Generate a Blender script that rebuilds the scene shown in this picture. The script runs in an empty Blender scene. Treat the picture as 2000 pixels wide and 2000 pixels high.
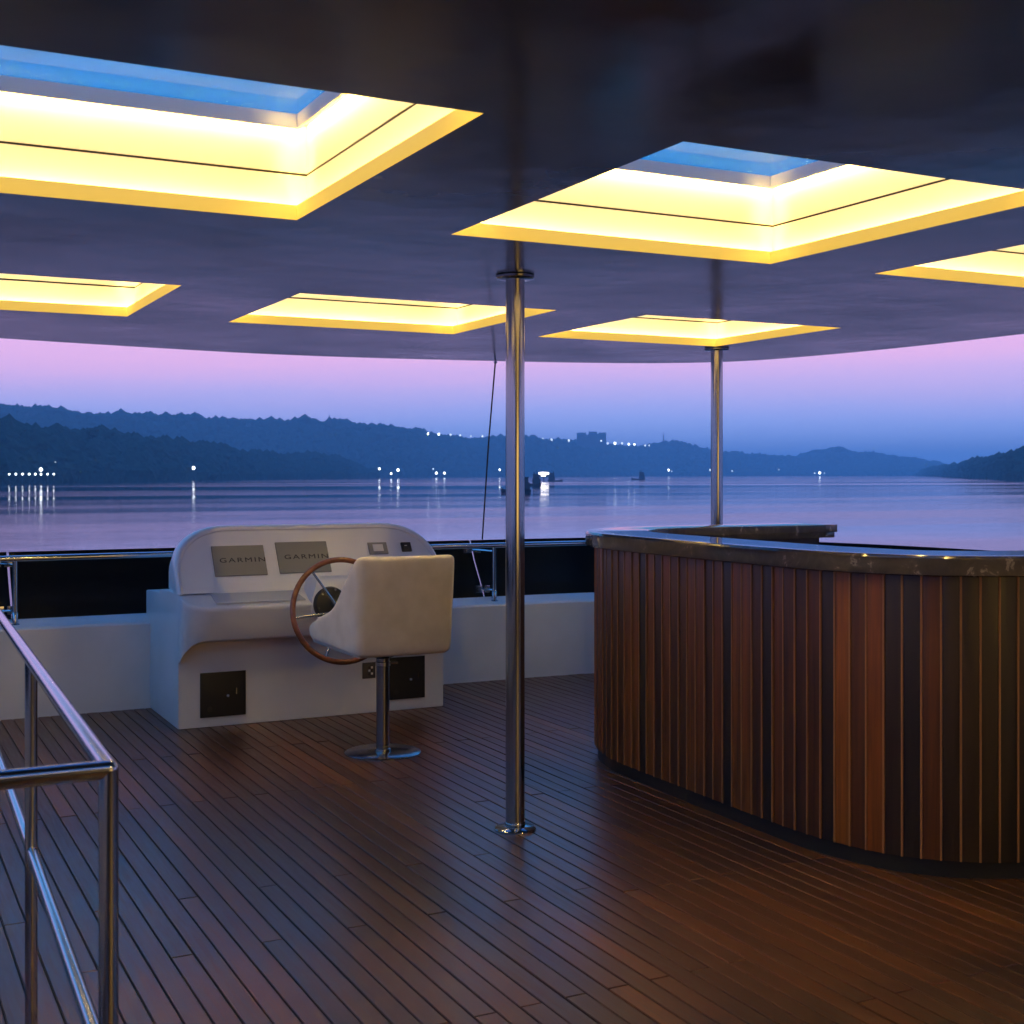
import bpy, bmesh, math, random
from mathutils import Vector, Matrix
from mathutils.geometry import tessellate_polygon
R = random.Random(7)
S = bpy.context.scene
C = S.collection
PI = math.pi

# ------------------------------------------------------------------ camera
YAW = math.atan2(1290, 2527)
EYE = 1.40
cam = bpy.data.objects.new('camera', bpy.data.cameras.new('camera'))
C.objects.link(cam)
cam.location = (0, 0, EYE)
cam.rotation_euler = (PI / 2, 0, -YAW)
cam.data.sensor_width = 36
cam.data.lens = 36 * 2527 / 2000
cam.data.shift_y = -73 / 2000
cam.data.clip_start = 0.05
cam.data.clip_end = 60000
cam.data.dof.use_dof = True
cam.data.dof.focus_distance = 6.6
cam.data.dof.aperture_fstop = 9
S.camera = cam

# ------------------------------------------------------------------ world: dusk sky
W = bpy.data.worlds.new('World'); S.world = W; W.use_nodes = True
nt = W.node_tree; nt.nodes.clear()
def wn(t, **k):
    n = nt.nodes.new(t)
    for a, b in k.items(): setattr(n, a, b)
    return n
def s2l(c):
    return tuple((v / 255 / 12.92) if v / 255 <= .04045 else ((v / 255 + .055) / 1.055) ** 2.4 for v in c)
out = wn('ShaderNodeOutputWorld'); bg = wn('ShaderNodeBackground'); bg2 = wn('ShaderNodeBackground'); add = wn('ShaderNodeAddShader')
sky = wn('ShaderNodeTexSky', sky_type='NISHITA'); sky.sun_disc = False
sky.sun_elevation = math.radians(-4); sky.sun_rotation = math.radians(200)
bg2.inputs[1].default_value = 0.05
tc = wn('ShaderNodeTexCoord'); sep = wn('ShaderNodeSeparateXYZ')
asn = wn('ShaderNodeMath', operation='ARCSINE'); mul = wn('ShaderNodeMath', operation='MULTIPLY')
noise = wn('ShaderNodeTexNoise'); mapn = wn('ShaderNodeMapping'); mapn.inputs['Scale'].default_value = (1.6, 1.6, 14)
noise.inputs['Scale'].default_value = 1.6; noise.inputs['Detail'].default_value = 3
ramp = wn('ShaderNodeValToRGB')
nt.links.new(tc.outputs['Generated'], sep.inputs[0]); nt.links.new(sep.outputs['Z'], asn.inputs[0])
nt.links.new(tc.outputs['Generated'], mapn.inputs[0]); nt.links.new(mapn.outputs[0], noise.inputs[0])
mul.inputs[1].default_value = 1 / math.radians(90)
nt.links.new(asn.outputs[0], mul.inputs[0])
nadd = wn('ShaderNodeMath', operation='MULTIPLY_ADD'); nadd.inputs[1].default_value = 0.022
nsub = wn('ShaderNodeMath', operation='SUBTRACT'); nsub.inputs[1].default_value = 0.5
nt.links.new(noise.outputs['Fac'], nsub.inputs[0]); nt.links.new(nsub.outputs[0], nadd.inputs[0]); nt.links.new(mul.outputs[0], nadd.inputs[2])
nt.links.new(nadd.outputs[0], ramp.inputs[0])
STOPS = [(0.0, (128, 158, 222)), (2.0, (146, 162, 220)), (3.4, (174, 160, 208)), (5.0, (208, 160, 198)), (6.8, (204, 156, 198)),
         (9.0, (150, 150, 204)), (12.0, (80, 146, 208)), (20, (66, 136, 206)), (40, (58, 120, 196)), (90, (42, 94, 172))]
el = ramp.color_ramp.elements
while len(el) > 1: el.remove(el[-1])
for i, (d, c) in enumerate(STOPS):
    e = el[0] if i == 0 else el.new(d / 90)
    e.position = d / 90
    e.color = s2l(c) + (1,)
nt.links.new(ramp.outputs[0], bg.inputs[0]); bg.inputs[1].default_value = 1.85
nt.links.new(sky.outputs[0], bg2.inputs[0])
nt.links.new(bg.outputs[0], add.inputs[0]); nt.links.new(bg2.outputs[0], add.inputs[1]); nt.links.new(add.outputs[0], out.inputs[0])

S.view_settings.view_transform = 'Standard'; S.view_settings.look = 'None'
S.view_settings.exposure = 0; S.view_settings.gamma = 1; S.view_settings.use_curve_mapping = False
S.render.engine = 'CYCLES'
cy = S.cycles
cy.max_bounces = 7; cy.diffuse_bounces = 4; cy.glossy_bounces = 4; cy.transmission_bounces = 4
cy.transparent_max_bounces = 10; cy.volume_bounces = 3
cy.sample_clamp_indirect = 5; cy.caustics_reflective = False; cy.caustics_refractive = False
cy.blur_glossy = 0.5; cy.use_denoising = True; cy.denoiser = 'OPENIMAGEDENOISE'
cy.use_light_tree = True

# ------------------------------------------------------------------ helpers
def at(px, py, d):                      # a point of the place from its bearing and its distance ahead
    r = (px - 1000) / 2527; t = -(py - 927) / 2527
    s, c = math.sin(YAW), math.cos(YAW)
    return Vector(((s + r * c) * d, (c - r * s) * d, EYE + t * d))
class MB:
    def __init__(s): s.v = []; s.f = []; s.m = []; s.mi = 0
    def add(s, vs, fs):
        b = len(s.v); s.v += [tuple(v) for v in vs]; s.f += [tuple(b + i for i in f) for f in fs]; s.m += [s.mi] * len(fs)
    def box(s, x0, x1, y0, y1, z0, z1):
        s.add([(x0, y0, z0), (x1, y0, z0), (x1, y1, z0), (x0, y1, z0), (x0, y0, z1), (x1, y0, z1), (x1, y1, z1), (x0, y1, z1)],
              [(3, 2, 1, 0), (4, 5, 6, 7), (0, 1, 5, 4), (1, 2, 6, 5), (2, 3, 7, 6), (3, 0, 4, 7)])
    def obox(s, o, ax, ay, az):          # box from a corner and three edge vectors
        o, ax, ay, az = map(Vector, (o, ax, ay, az))
        p = [o, o + ax, o + ax + ay, o + ay]; s.add(p + [q + az for q in p], [(3, 2, 1, 0), (4, 5, 6, 7), (0, 1, 5, 4), (1, 2, 6, 5), (2, 3, 7, 6), (3, 0, 4, 7)])
    def rings(s, rs, cap=True, closed=True):
        n = len(rs[0]); b = len(s.v)
        for r in rs: s.v += [tuple(p) for p in r]
        m = n if closed else n - 1
        for k in range(len(rs) - 1):
            for i in range(m):
                j = (i + 1) % n
                s.f.append((b + k * n + i, b + k * n + j, b + (k + 1) * n + j, b + (k + 1) * n + i)); s.m.append(s.mi)
        if cap:
            s.f.append(tuple(b + i for i in range(n))[::-1]); s.m.append(s.mi)
            s.f.append(tuple(b + (len(rs) - 1) * n + i for i in range(n))); s.m.append(s.mi)
    def tube(s, pts, r, n=16, cap=True):
        pts = [Vector(p) for p in pts]; rs = []
        rr = r if isinstance(r, (list, tuple)) else [r] * len(pts)
        prev = None
        for i, p in enumerate(pts):
            t = (pts[min(i + 1, len(pts) - 1)] - pts[max(i - 1, 0)]).normalized()
            if prev is None:
                u = t.orthogonal().normalized()
            else:
                u = (prev - t * prev.dot(t)).normalized()
            prev = u; w = t.cross(u)
            rs.append([p + (u * math.cos(2 * PI * k / n) + w * math.sin(2 * PI * k / n)) * rr[i] for k in range(n)])
        s.rings(rs, cap)
    def lathe(s, c, prof, n=32):         # profile (r, z) about the vertical through c
        s.rings([[(c[0] + r * math.cos(2 * PI * k / n), c[1] + r * math.sin(2 * PI * k / n), c[2] + z) for k in range(n)] for r, z in prof])
    def build(s, name, mat, parent=None, smooth=False, bevel=0, loc=None, angle=None):
        me = bpy.data.meshes.new(name); me.from_pydata(s.v, [], s.f)
        mats = mat if isinstance(mat, (list, tuple)) else [mat]
        for m in mats: me.materials.append(m)
        if len(mats) > 1: me.polygons.foreach_set('material_index', s.m)
        bm = bmesh.new(); bm.from_mesh(me)
        bmesh.ops.recalc_face_normals(bm, faces=bm.faces)
        if bevel:
            bmesh.ops.remove_doubles(bm, verts=bm.verts, dist=1e-5)
            eds = [e for e in bm.edges if len(e.link_faces) == 2 and e.calc_face_angle(0) > .6]
            bmesh.ops.bevel(bm, geom=eds, offset=bevel, segments=2, profile=.7, affect='EDGES', clamp_overlap=True)
        if smooth or bevel:
            for f in bm.faces: f.smooth = True
        if smooth or bevel:
            lim = angle or .7
            for e in bm.edges:
                if len(e.link_faces) == 2 and e.calc_face_angle(0) > lim: e.smooth = False
        bm.to_mesh(me); bm.free()
        o = bpy.data.objects.new(name, me); C.objects.link(o)
        if parent: o.parent = parent
        if loc: o.location = loc
        return o
def tag(o, label=None, cat=None, group=None, kind=None):
    if label: o['label'] = label
    if cat: o['category'] = cat
    if group: o['group'] = group
    if kind: o['kind'] = kind
    return o
def empty(name, label, cat, loc=(0, 0, 0), group=None):
    o = bpy.data.objects.new(name, None); C.objects.link(o); o.location = loc; o.empty_display_size = .1
    return tag(o, label, cat, group)
def part(mb, name, mat, root, **k):      # mesh in world coordinates, parented to a root that has a place
    o = mb.build(name, mat, None, **k); o.parent = root
    off = Vector((0, 0, 0)); q = root
    while q: off += q.location; q = q.parent
    o.data.transform(Matrix.Translation(-off))
    return o
def cr(pts, n=8):                        # Catmull-Rom
    P = [Vector(p) for p in pts]; P = [P[0] * 2 - P[1]] + P + [P[-1] * 2 - P[-2]]; o = []
    for i in range(1, len(P) - 2):
        for k in range(n):
            t = k / n; a, b, c, d = P[i - 1:i + 3]
            o.append(.5 * ((2 * b) + (c - a) * t + (2 * a - 5 * b + 4 * c - d) * t * t + (3 * b - a - 3 * c + d) * t ** 3))
    return o + [P[-2]]
def resample(pts, step):
    L = [0]
    for a, b in zip(pts, pts[1:]): L.append(L[-1] + (b - a).length)
    n = round(L[-1] / step); o = []; j = 0
    for i in range(n + 1):
        d = L[-1] * i / n
        while j < len(L) - 2 and L[j + 1] < d: j += 1
        t = (d - L[j]) / (L[j + 1] - L[j]); o.append(pts[j].lerp(pts[j + 1], t))
    return o
def offset(pts, d):                      # 2-D offset of a polyline, left of its direction
    o = []
    for i, p in enumerate(pts):
        t = (pts[min(i + 1, len(pts) - 1)] - pts[max(i - 1, 0)]); t = Vector((t.x, t.y, 0)).normalized()
        o.append(Vector((p.x - t.y * d, p.y + t.x * d, p.z)))
    return o

# ------------------------------------------------------------------ materials
def mat(name, col, rough=.5, metal=0, spec=.5, coat=0, coat_r=.05, emit=None, es=0, ior=1.5):
    m = bpy.data.materials.new(name); m.use_nodes = True
    b = m.node_tree.nodes['Principled BSDF']
    b.inputs['Base Color'].default_value = (*col, 1); b.inputs['Roughness'].default_value = rough
    b.inputs['Metallic'].default_value = metal; b.inputs['Specular IOR Level'].default_value = spec
    b.inputs['Coat Weight'].default_value = coat; b.inputs['Coat Roughness'].default_value = coat_r
    b.inputs['IOR'].default_value = ior
    if emit: b.inputs['Emission Color'].default_value = (*emit, 1); b.inputs['Emission Strength'].default_value = es
    return m
def N(m, t, **k):
    n = m.node_tree.nodes.new(t)
    for a, b in k.items(): setattr(n, a, b)
    return n
def L(m, a, b): m.node_tree.links.new(a, b)
def P(m): return m.node_tree.nodes['Principled BSDF']
def tex(m, kind='Object', scale=(1, 1, 1), nscale=5, detail=4, rough=.55, dist=0):
    tcn = N(m, 'ShaderNodeTexCoord'); mp = N(m, 'ShaderNodeMapping'); mp.inputs['Scale'].default_value = scale
    nz = N(m, 'ShaderNodeTexNoise'); nz.inputs['Scale'].default_value = nscale; nz.inputs['Detail'].default_value = detail
    nz.inputs['Roughness'].default_value = rough; nz.inputs['Distortion'].default_value = dist
    if kind == 'World':
        g = N(m, 'ShaderNodeNewGeometry'); L(m, g.outputs['Position'], mp.inputs[0])
    else: L(m, tcn.outputs[kind], mp.inputs[0])
    L(m, mp.outputs[0], nz.inputs[0]); return nz
def rampn(m, src, stops):
    r = N(m, 'ShaderNodeValToRGB'); e = r.color_ramp.elements
    while len(e) > 1: e.remove(e[-1])
    for i, (p, c) in enumerate(stops):
        q = e[0] if i == 0 else e.new(p)
        q.position = p; q.color = (*c, 1) if not isinstance(c, (int, float)) else (c, c, c, 1)
    L(m, src, r.inputs[0]); return r
def bump(m, src, strength, dist=.01, prev=None, to='Normal'):
    b = N(m, 'ShaderNodeBump'); b.inputs['Strength'].default_value = strength; b.inputs['Distance'].default_value = dist
    L(m, src, b.inputs['Height'])
    if prev: L(m, prev.outputs[0], b.inputs['Normal'])
    L(m, b.outputs[0], P(m).inputs[to]); return b

gel = mat('white_gelcoat', (.8, .8, .78), .34)
n_ = tex(gel, 'World', nscale=3, detail=5); r_ = rampn(gel, n_.outputs[0], [(.3, (.77, .76, .73)), (.7, (.85, .845, .83))]); L(gel, r_.outputs[0], P(gel).inputs['Base Color'])
n2_ = tex(gel, 'World', nscale=2.2, detail=2); bump(gel, n2_.outputs[0], .12, .02)
steel = mat('polished_stainless', (.42, .42, .41), .13, 1)
n_ = tex(steel, 'World', scale=(60, 60, 1.2), nscale=2, detail=3); r_ = rampn(steel, n_.outputs[0], [(.3, .09), (.75, .22)]); L(steel, r_.outputs[0], P(steel).inputs['Roughness'])
bump(steel, n_.outputs[0], .05, .002)
railsteel = mat('rail_stainless', (.52, .54, .57), .16, 1)
darksteel = mat('pedestal_steel', (.30, .31, .33), .2, 1)
black = mat('black_panel', (.012, .014, .016), .42, spec=.3)
smoke = mat('smoked_acrylic', (.006, .008, .009), .22, spec=.22)
rubber = mat('black_rubber', (.01, .01, .011), .5)
caulk = mat('deck_caulk', (.006, .006, .007), .55, spec=.3)
screen = mat('grey_screen_cover', (.24, .245, .225), .6, spec=.3)
letter = mat('dark_print', (.012, .012, .012), .5)
label_m = mat('white_plastic', (.75, .74, .70), .4)
fabric = mat('cream_upholstery', (.60, .52, .42), .82, spec=.25)
n_ = tex(fabric, 'World', nscale=420, detail=2); bump(fabric, n_.outputs[0], .35, .001)
n2_ = tex(fabric, 'World', nscale=9, detail=4); r_ = rampn(fabric, n2_.outputs[0], [(.3, (.62, .57, .49)), (.7, (.73, .68, .60))]); L(fabric, r_.outputs[0], P(fabric).inputs['Base Color'])
wheelwood = mat('varnished_wheel_wood', (.20, .065, .018), .3, coat=.6)
n_ = tex(wheelwood, 'World', nscale=24, detail=5); r_ = rampn(wheelwood, n_.outputs[0], [(.3, (.13, .038, .010)), (.7, (.30, .10, .028))]); L(wheelwood, r_.outputs[0], P(wheelwood).inputs['Base Color'])

def plank_mat(name, stops, axis_scale, rough, coat, coat_r, bstr=.25):
    m = mat(name, (.1, .04, .02), rough, coat=coat, coat_r=coat_r)
    oi = N(m, 'ShaderNodeObjectInfo'); rp = rampn(m, oi.outputs['Random'], stops)
    tcn = N(m, 'ShaderNodeTexCoord'); mp = N(m, 'ShaderNodeMapping'); mp.inputs['Scale'].default_value = axis_scale
    vm = N(m, 'ShaderNodeVectorMath', operation='MULTIPLY_ADD'); vm.inputs[1].default_value = (37, 53, 29)
    L(m, oi.outputs['Random'], vm.inputs[0]); L(m, tcn.outputs['Object'], mp.inputs[0]); L(m, mp.outputs[0], vm.inputs[2])
    nz = N(m, 'ShaderNodeTexNoise'); nz.inputs['Scale'].default_value = 1; nz.inputs['Detail'].default_value = 6; nz.inputs['Roughness'].default_value = .6; nz.inputs['Distortion'].default_value = .6
    L(m, vm.outputs[0], nz.inputs[0])
    gr = rampn(m, nz.outputs[0], [(.28, (.5, .46, .44)), (.5, (.95, .95, .95)), (.72, (1.45, 1.35, 1.25))])
    mx = N(m, 'ShaderNodeMix', data_type='RGBA', blend_type='MULTIPLY'); mx.inputs[0].default_value = 1
    L(m, rp.outputs[0], mx.inputs[6]); L(m, gr.outputs[0], mx.inputs[7]); L(m, mx.outputs[2], P(m).inputs['Base Color'])
    rr = rampn(m, nz.outputs[0], [(.3, rough - .06), (.7, rough + .1)]); L(m, rr.outputs[0], P(m).inputs['Roughness'])
    bump(m, nz.outputs[0], bstr, .0015)
    return m
teak = plank_mat('teak_deck', [(0, (.050, .019, .007)), (.3, (.066, .024, .008)), (.6, (.082, .028, .008)), (.85, (.108, .036, .009)), (.97, (.15, .052, .011))], (70, 4, 70), .36, .18, .2)
n_ = tex(teak, 'World', nscale=1.1, detail=4); 
slatwood = plank_mat('amber_varnished_slat', [(0, (.14, .038, .004)), (1, (.21, .062, .005))], (45, 45, 1.6), .42, .04, .2, .15)
slatamber = plank_mat('bright_amber_slat', [(0, (.20, .062, .005)), (1, (.24, .076, .006))], (45, 45, 1.6), .42, .04, .2, .15)
slatmid = plank_mat('brown_varnished_slat', [(0, (.052, .017, .004)), (1, (.088, .027, .004))], (45, 45, 1.6), .42, .04, .2, .15)
slatdark = plank_mat('dark_varnished_slat', [(0, (.009, .006, .004)), (1, (.020, .010, .005))], (45, 45, 1.6), .40, .04, .2, .15)
stripwood = mat('light_strip_wood', (.33, .15, .05), .5, coat=.0)
marble = mat('brown_marble', (.07, .055, .045), .07, coat=.0, ior=1.65)
n_ = tex(marble, 'World', nscale=7, detail=8, rough=.7, dist=1.2); r_ = rampn(marble, n_.outputs[0], [(.25, (.055, .052, .045)), (.5, (.085, .079, .068)), (.60, (.11, .10, .085)), (.64, (.36, .33, .27)), (.67, (.09, .083, .072))]); L(marble, r_.outputs[0], P(marble).inputs['Base Color'])
# glossy ceiling
ceilm = mat('glossy_dark_ceiling', (.05, .058, .06), .14, spec=.55)
n_ = tex(ceilm, 'World', scale=(1, 1, 1), nscale=1.3, detail=3); b1 = bump(ceilm, n_.outputs[0], .35, .02)
n2_ = tex(ceilm, 'World', scale=(1, 1, 1), nscale=7, detail=2, dist=.5); b2 = bump(ceilm, n2_.outputs[0], .06, .004, b1)
n3_ = tex(ceilm, 'World', nscale=1.0, detail=5, rough=.6); r_ = rampn(ceilm, n3_.outputs[0], [(.35, (.085, .118, .135)), (.65, (.125, .160, .175))]); L(ceilm, r_.outputs[0], P(ceilm).inputs['Base Color'])
r2_ = rampn(ceilm, n3_.outputs[0], [(.35, .12), (.7, .24)]); L(ceilm, r2_.outputs[0], P(ceilm).inputs['Roughness'])
wellw = mat('skylight_white_panel', (.86, .82, .70), .5)
lipm = mat('lip_painted_glow', (.55, .42, .16), .5, spec=.2, emit=(1.0, .60, .06), es=.72)  # bounced LED light put into the lip as amber colour and emission
curbm = mat('skylight_curb', (.86, .86, .86), .5)
led = mat('warm_led', (0, 0, 0), .5, emit=(1.0, .65, .17), es=150)
gap_m = mat('dark_joint', (.004, .004, .003), .7)
roofm = mat('roof_gelcoat', (.7, .7, .7), .4)
hullm = mat('hull_gelcoat', (.72, .72, .72), .3)
# glass pane: thin, tinted, reflecting
glass = bpy.data.materials.new('skylight_glass'); glass.use_nodes = True; g_ = glass.node_tree; g_.nodes.clear()
o_ = g_.nodes.new('ShaderNodeOutputMaterial'); t_ = g_.nodes.new('ShaderNodeBsdfTransparent'); t_.inputs[0].default_value = (.52, .82, .92, 1)
gl_ = g_.nodes.new('ShaderNodeBsdfGlossy'); gl_.inputs['Roughness'].default_value = .04; mx_ = g_.nodes.new('ShaderNodeMixShader'); lw_ = g_.nodes.new('ShaderNodeLayerWeight'); pw_ = g_.nodes.new('ShaderNodeMath'); pw_.operation = 'POWER'; pw_.inputs[1].default_value = 4; fr_ = g_.nodes.new('ShaderNodeMath'); fr_.operation = 'MULTIPLY'; fr_.inputs[1].default_value = .35; g_.links.new(lw_.outputs['Facing'], pw_.inputs[0]); g_.links.new(pw_.outputs[0], fr_.inputs[0])
df_ = g_.nodes.new('ShaderNodeBsdfDiffuse'); df_.inputs[0].default_value = (.25, .4, .5, 1); mx2_ = g_.nodes.new('ShaderNodeMixShader')
nz_ = g_.nodes.new('ShaderNodeTexNoise'); nz_.inputs['Scale'].default_value = 4; nz_.inputs['Detail'].default_value = 6
rp_ = g_.nodes.new('ShaderNodeValToRGB'); rp_.color_ramp.elements[0].position = .45; rp_.color_ramp.elements[0].color = (.02, .02, .02, 1); rp_.color_ramp.elements[1].position = .7; rp_.color_ramp.elements[1].color = (.16, .16, .16, 1)
g_.links.new(nz_.outputs[0], rp_.inputs[0]); g_.links.new(rp_.outputs[0], mx2_.inputs[0]); g_.links.new(t_.outputs[0], mx2_.inputs[1]); g_.links.new(df_.outputs[0], mx2_.inputs[2])
g_.links.new(fr_.outputs[0], mx_.inputs[0]); g_.links.new(mx2_.outputs[0], mx_.inputs[1]); g_.links.new(gl_.outputs[0], mx_.inputs[2]); g_.links.new(mx_.outputs[0], o_.inputs[0])

# ------------------------------------------------------------------ water, hills (the setting)
WZ = -4.1
EYEW = EYE - WZ
water = mat('river_water', (.006, .022, .05), .05, ior=1.333, spec=.5)
wb1 = tex(water, 'World', scale=(.35, .35, .35), nscale=1, detail=5, rough=.6)
wb2 = tex(water, 'World', scale=(.02, .02, .02), nscale=1, detail=4, rough=.6)
# wind-ruffled and calm bands, stretched across the river
mpw = N(water, 'ShaderNodeMapping'); gw = N(water, 'ShaderNodeNewGeometry'); mpw.inputs['Rotation'].default_value = (0, 0, YAW - .06)
mpw.inputs['Scale'].default_value = (.0011, .009, 1)
vl = N(water, 'ShaderNodeVectorMath', operation='SCALE')
L(water, gw.outputs['Position'], mpw.inputs[0])
wm = N(water, 'ShaderNodeTexNoise'); wm.inputs['Scale'].default_value = 1; wm.inputs['Detail'].default_value = 5; wm.inputs['Roughness'].default_value = .6
L(water, mpw.outputs[0], wm.inputs[0])
wr = rampn(water, wm.outputs[0], [(.38, .03), (.5, .09), (.64, .19)]); L(water, wr.outputs[0], P(water).inputs['Roughness'])
bw1 = bump(water, wb1.outputs[0], .35, .05); bw2 = bump(water, wb2.outputs[0], .16, .5, bw1)
mb = MB(); nseg = 64
rad = [6, 12, 60, 300, 1500, 9000]
vs = [(0, 0, WZ)]; fs = []
for r in rad: vs += [(r * math.cos(2 * PI * k / nseg), r * math.sin(2 * PI * k / nseg), WZ) for k in range(nseg)]
fs += [(0, 1 + k, 1 + (k + 1) % nseg) for k in range(nseg)]
for q in range(len(rad) - 1):
    for k in range(nseg):
        a = 1 + q * nseg; j = (k + 1) % nseg; fs.append((a + k, a + nseg + k, a + nseg + j, a + j))
mb.add(vs, fs); tag(mb.build('river_water', water), 'calm dusk river reflecting violet sky and dark hills', kind='structure')

hillm = mat('wooded_hill', (.018, .032, .026), .95, spec=.1)
n_ = tex(hillm, 'World', nscale=.03, detail=5); r_ = rampn(hillm, n_.outputs[0], [(.35, (.012, .022, .018)), (.65, (.03, .05, .035))]); L(hillm, r_.outputs[0], P(hillm).inputs['Base Color'])
leafm = mat('tree_foliage', (.02, .04, .028), .95, spec=.1)
n_ = tex(leafm, 'World', nscale=.25, detail=4); r_ = rampn(leafm, n_.outputs[0], [(.35, (.014, .026, .018)), (.65, (.036, .06, .038))]); L(leafm, r_.outputs[0], P(leafm).inputs['Base Color'])
barkm = mat('tree_bark', (.03, .022, .016), .9)
def interp(tab, x):
    if x <= tab[0][0]: return tab[0][1]
    for (a, b), (c, d) in zip(tab, tab[1:]):
        if x <= c:
            t = (x - a) / (c - a) if c > a else 1
            return b + (d - b) * (t * t * (3 - 2 * t))
    return tab[-1][1]
bmt = bmesh.new(); bmesh.ops.create_icosphere(bmt, subdivisions=2, radius=1)
ICO_V = [v.co.copy() for v in bmt.verts]; ICO_F = [tuple(v.index for v in f.verts) for f in bmt.faces]; bmt.free()
bmt = bmesh.new(); bmesh.ops.create_icosphere(bmt, subdivisions=1, radius=1)
IC1_V = [v.co.copy() for v in bmt.verts]; IC1_F = [tuple(v.index for v in f.verts) for f in bmt.faces]; bmt.free()
def blob(mb, c, r, h, lo=True, jit=.2):
    V, F = (IC1_V, IC1_F) if lo else (ICO_V, ICO_F)
    a = R.uniform(0, 6.28); ca, sa = math.cos(a), math.sin(a)
    vs = []
    for v in V:
        k = R.uniform(1 - jit, 1 + jit); x, y, z = v.x * ca - v.y * sa, v.x * sa + v.y * ca, v.z
        vs.append((c[0] + x * r * k, c[1] + y * r * k, c[2] + z * h * k))
    mb.add(vs, F)
def hill(name, label, ridge, shore, crown, count, x0, x1, dx, depth, flabel):
    """ridge: (px, py) skyline; shore: (px, py) waterline; the body is a real slope behind the shoreline"""
    prof = [(0, 0.0), (.04, .10), (.25, .38), (.55, .72), (.85, .96), (1.0, 1.0), (1.5, .8), (2.4, .0)]
    cols = []; x = x0
    while x <= x1:
        ds = EYEW * 2527 / (interp(shore, x) - 927); p0 = at(x, 927, ds); p0.z = WZ
        fw = Vector((p0.x, p0.y, 0)).normalized()
        dr = ds + depth * (.6 + .4 * min(1, ds / 2500))
        top = at(x, sum(interp(ridge, x + o) * w for o, w in ((-14, .12), (-7, .23), (0, .3), (7, .23), (14, .12))), dr); H = max(top.z - WZ - crown * .8, 1.5)
        p1 = at(x, 927, dr); col = []
        for k, (u, hh) in enumerate(prof):
            q = p0.lerp(p1, u) if u <= 1 else p1 + (p1 - p0) * (u - 1)
            q = Vector((q.x, q.y, WZ - 1.0 + (H + 1.0) * hh if hh else WZ - 1.0)); col.append(q)
        cols.append(col); x += dx
    mb = MB(); n = len(prof); b = 0
    for c in cols: mb.v += [tuple(p) for p in c]
    for i in range(len(cols) - 1):
        for k in range(n - 1): mb.f.append((i * n + k, (i + 1) * n + k, (i + 1) * n + k + 1, i * n + k + 1))
    mb.m = [0] * len(mb.f)
    o = tag(mb.build(name, hillm, smooth=True, angle=3), label, kind='structure')
    fb = MB()
    for i in range(len(cols) - 1):
        for e in range(2):
            p = cols[i][5].lerp(cols[i + 1][5], R.random()); r = crown * R.uniform(.6, 1.0); h = crown * R.uniform(.55, .8)
            blob(fb, (p.x, p.y, p.z + crown * .25), r, h, False, .07)
    for q in range(count):
        i = R.uniform(0, len(cols) - 1.001); a = int(i); t = i - a
        kk = R.random(); u = (0.02 + kk * 4.98) if kk < .72 else R.uniform(4.3, 5.15); k = min(int(u), 5); s = u - k
        pa = cols[a][k].lerp(cols[a][k + 1], s); pb = cols[a + 1][k].lerp(cols[a + 1][k + 1], s); p = pa.lerp(pb, t)
        r = crown * R.uniform(.55, 1.15); hgt = r * R.uniform(.7, 1.15)
        blob(fb, (p.x, p.y, max(p.z, WZ) + hgt * .35), r, hgt, True)
    tag(fb.build(name.replace('hill', 'forest') if 'hill' in name else 'forest', leafm), flabel, kind='stuff')
    return cols
RA = [(-120, 826), (0, 833), (10, 829), (28, 835), (44, 847), (60, 846), (90, 857), (98, 844), (114, 848), (145, 851), (165, 857), (190, 846), (207, 848), (233, 856), (260, 860), (285, 864),
      (295, 869), (325, 867), (362, 870), (400, 872), (440, 879), (473, 892), (500, 888), (552, 894), (604, 891), (655, 896), (694, 908), (715, 920), (735, 930)]
SA = [(-120, 947), (0, 944.5), (250, 941), (400, 938.8), (500, 937.2), (600, 935.8), (735, 934)]
RB = [(-120, 790), (0, 794), (15, 791), (28, 799), (57, 804), (63, 799), (90, 798), (103, 802), (127, 800), (133, 812), (155, 811), (200, 812), (228, 813), (235, 804), (248, 806), (261, 816), (280, 811),
      (310, 813), (355, 813), (383, 811), (398, 819), (440, 819), (466, 824), (500, 824), (541, 822), (565, 829), (575, 820), (585, 819), (598, 815), (616, 826), (640, 825), (665, 825), (681, 824),
      (697, 833), (733, 834), (748, 832), (772, 835), (780, 833), (792, 841), (816, 839), (834, 848), (862, 853), (883, 853), (899, 857), (935, 859), (955, 855), (981, 852), (1000, 856), (1026, 856),
      (1039, 851), (1060, 860), (1103, 859), (1124, 863), (1181, 869), (1212, 872), (1259, 873), (1285, 866), (1323, 863), (1349, 869), (1370, 878), (1388, 878), (1419, 886), (1430, 882), (1450, 887),
      (1500, 890), (1540, 892), (1570, 891), (1575, 882), (1611, 878), (1624, 879), (1627, 875), (1640, 872), (1653, 878), (1660, 885), (1720, 885), (1725, 890), (1754, 890), (1759, 895), (1790, 895),
      (1805, 899), (1836, 904), (1847, 910), (1900, 914), (2100, 916), (2300, 917)]
SB = [(-120, 934), (700, 932.6), (1000, 931.2), (1300, 930.2), (1600, 929.6), (2300, 929.4)]
RC = [(1793, 929), (1797, 924), (1801, 918), (1811, 914), (1847, 910), (1873, 909), (1888, 903), (1900, 900), (1924, 903), (1940, 897), (1953, 896), (1963, 890), (1986, 891), (2000, 883), (2060, 868), (2150, 850), (2320, 835)]
SC = [(1793, 930.2), (1830, 931.2), (1870, 933), (1915, 935.5), (2000, 939), (2320, 948)]
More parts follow.
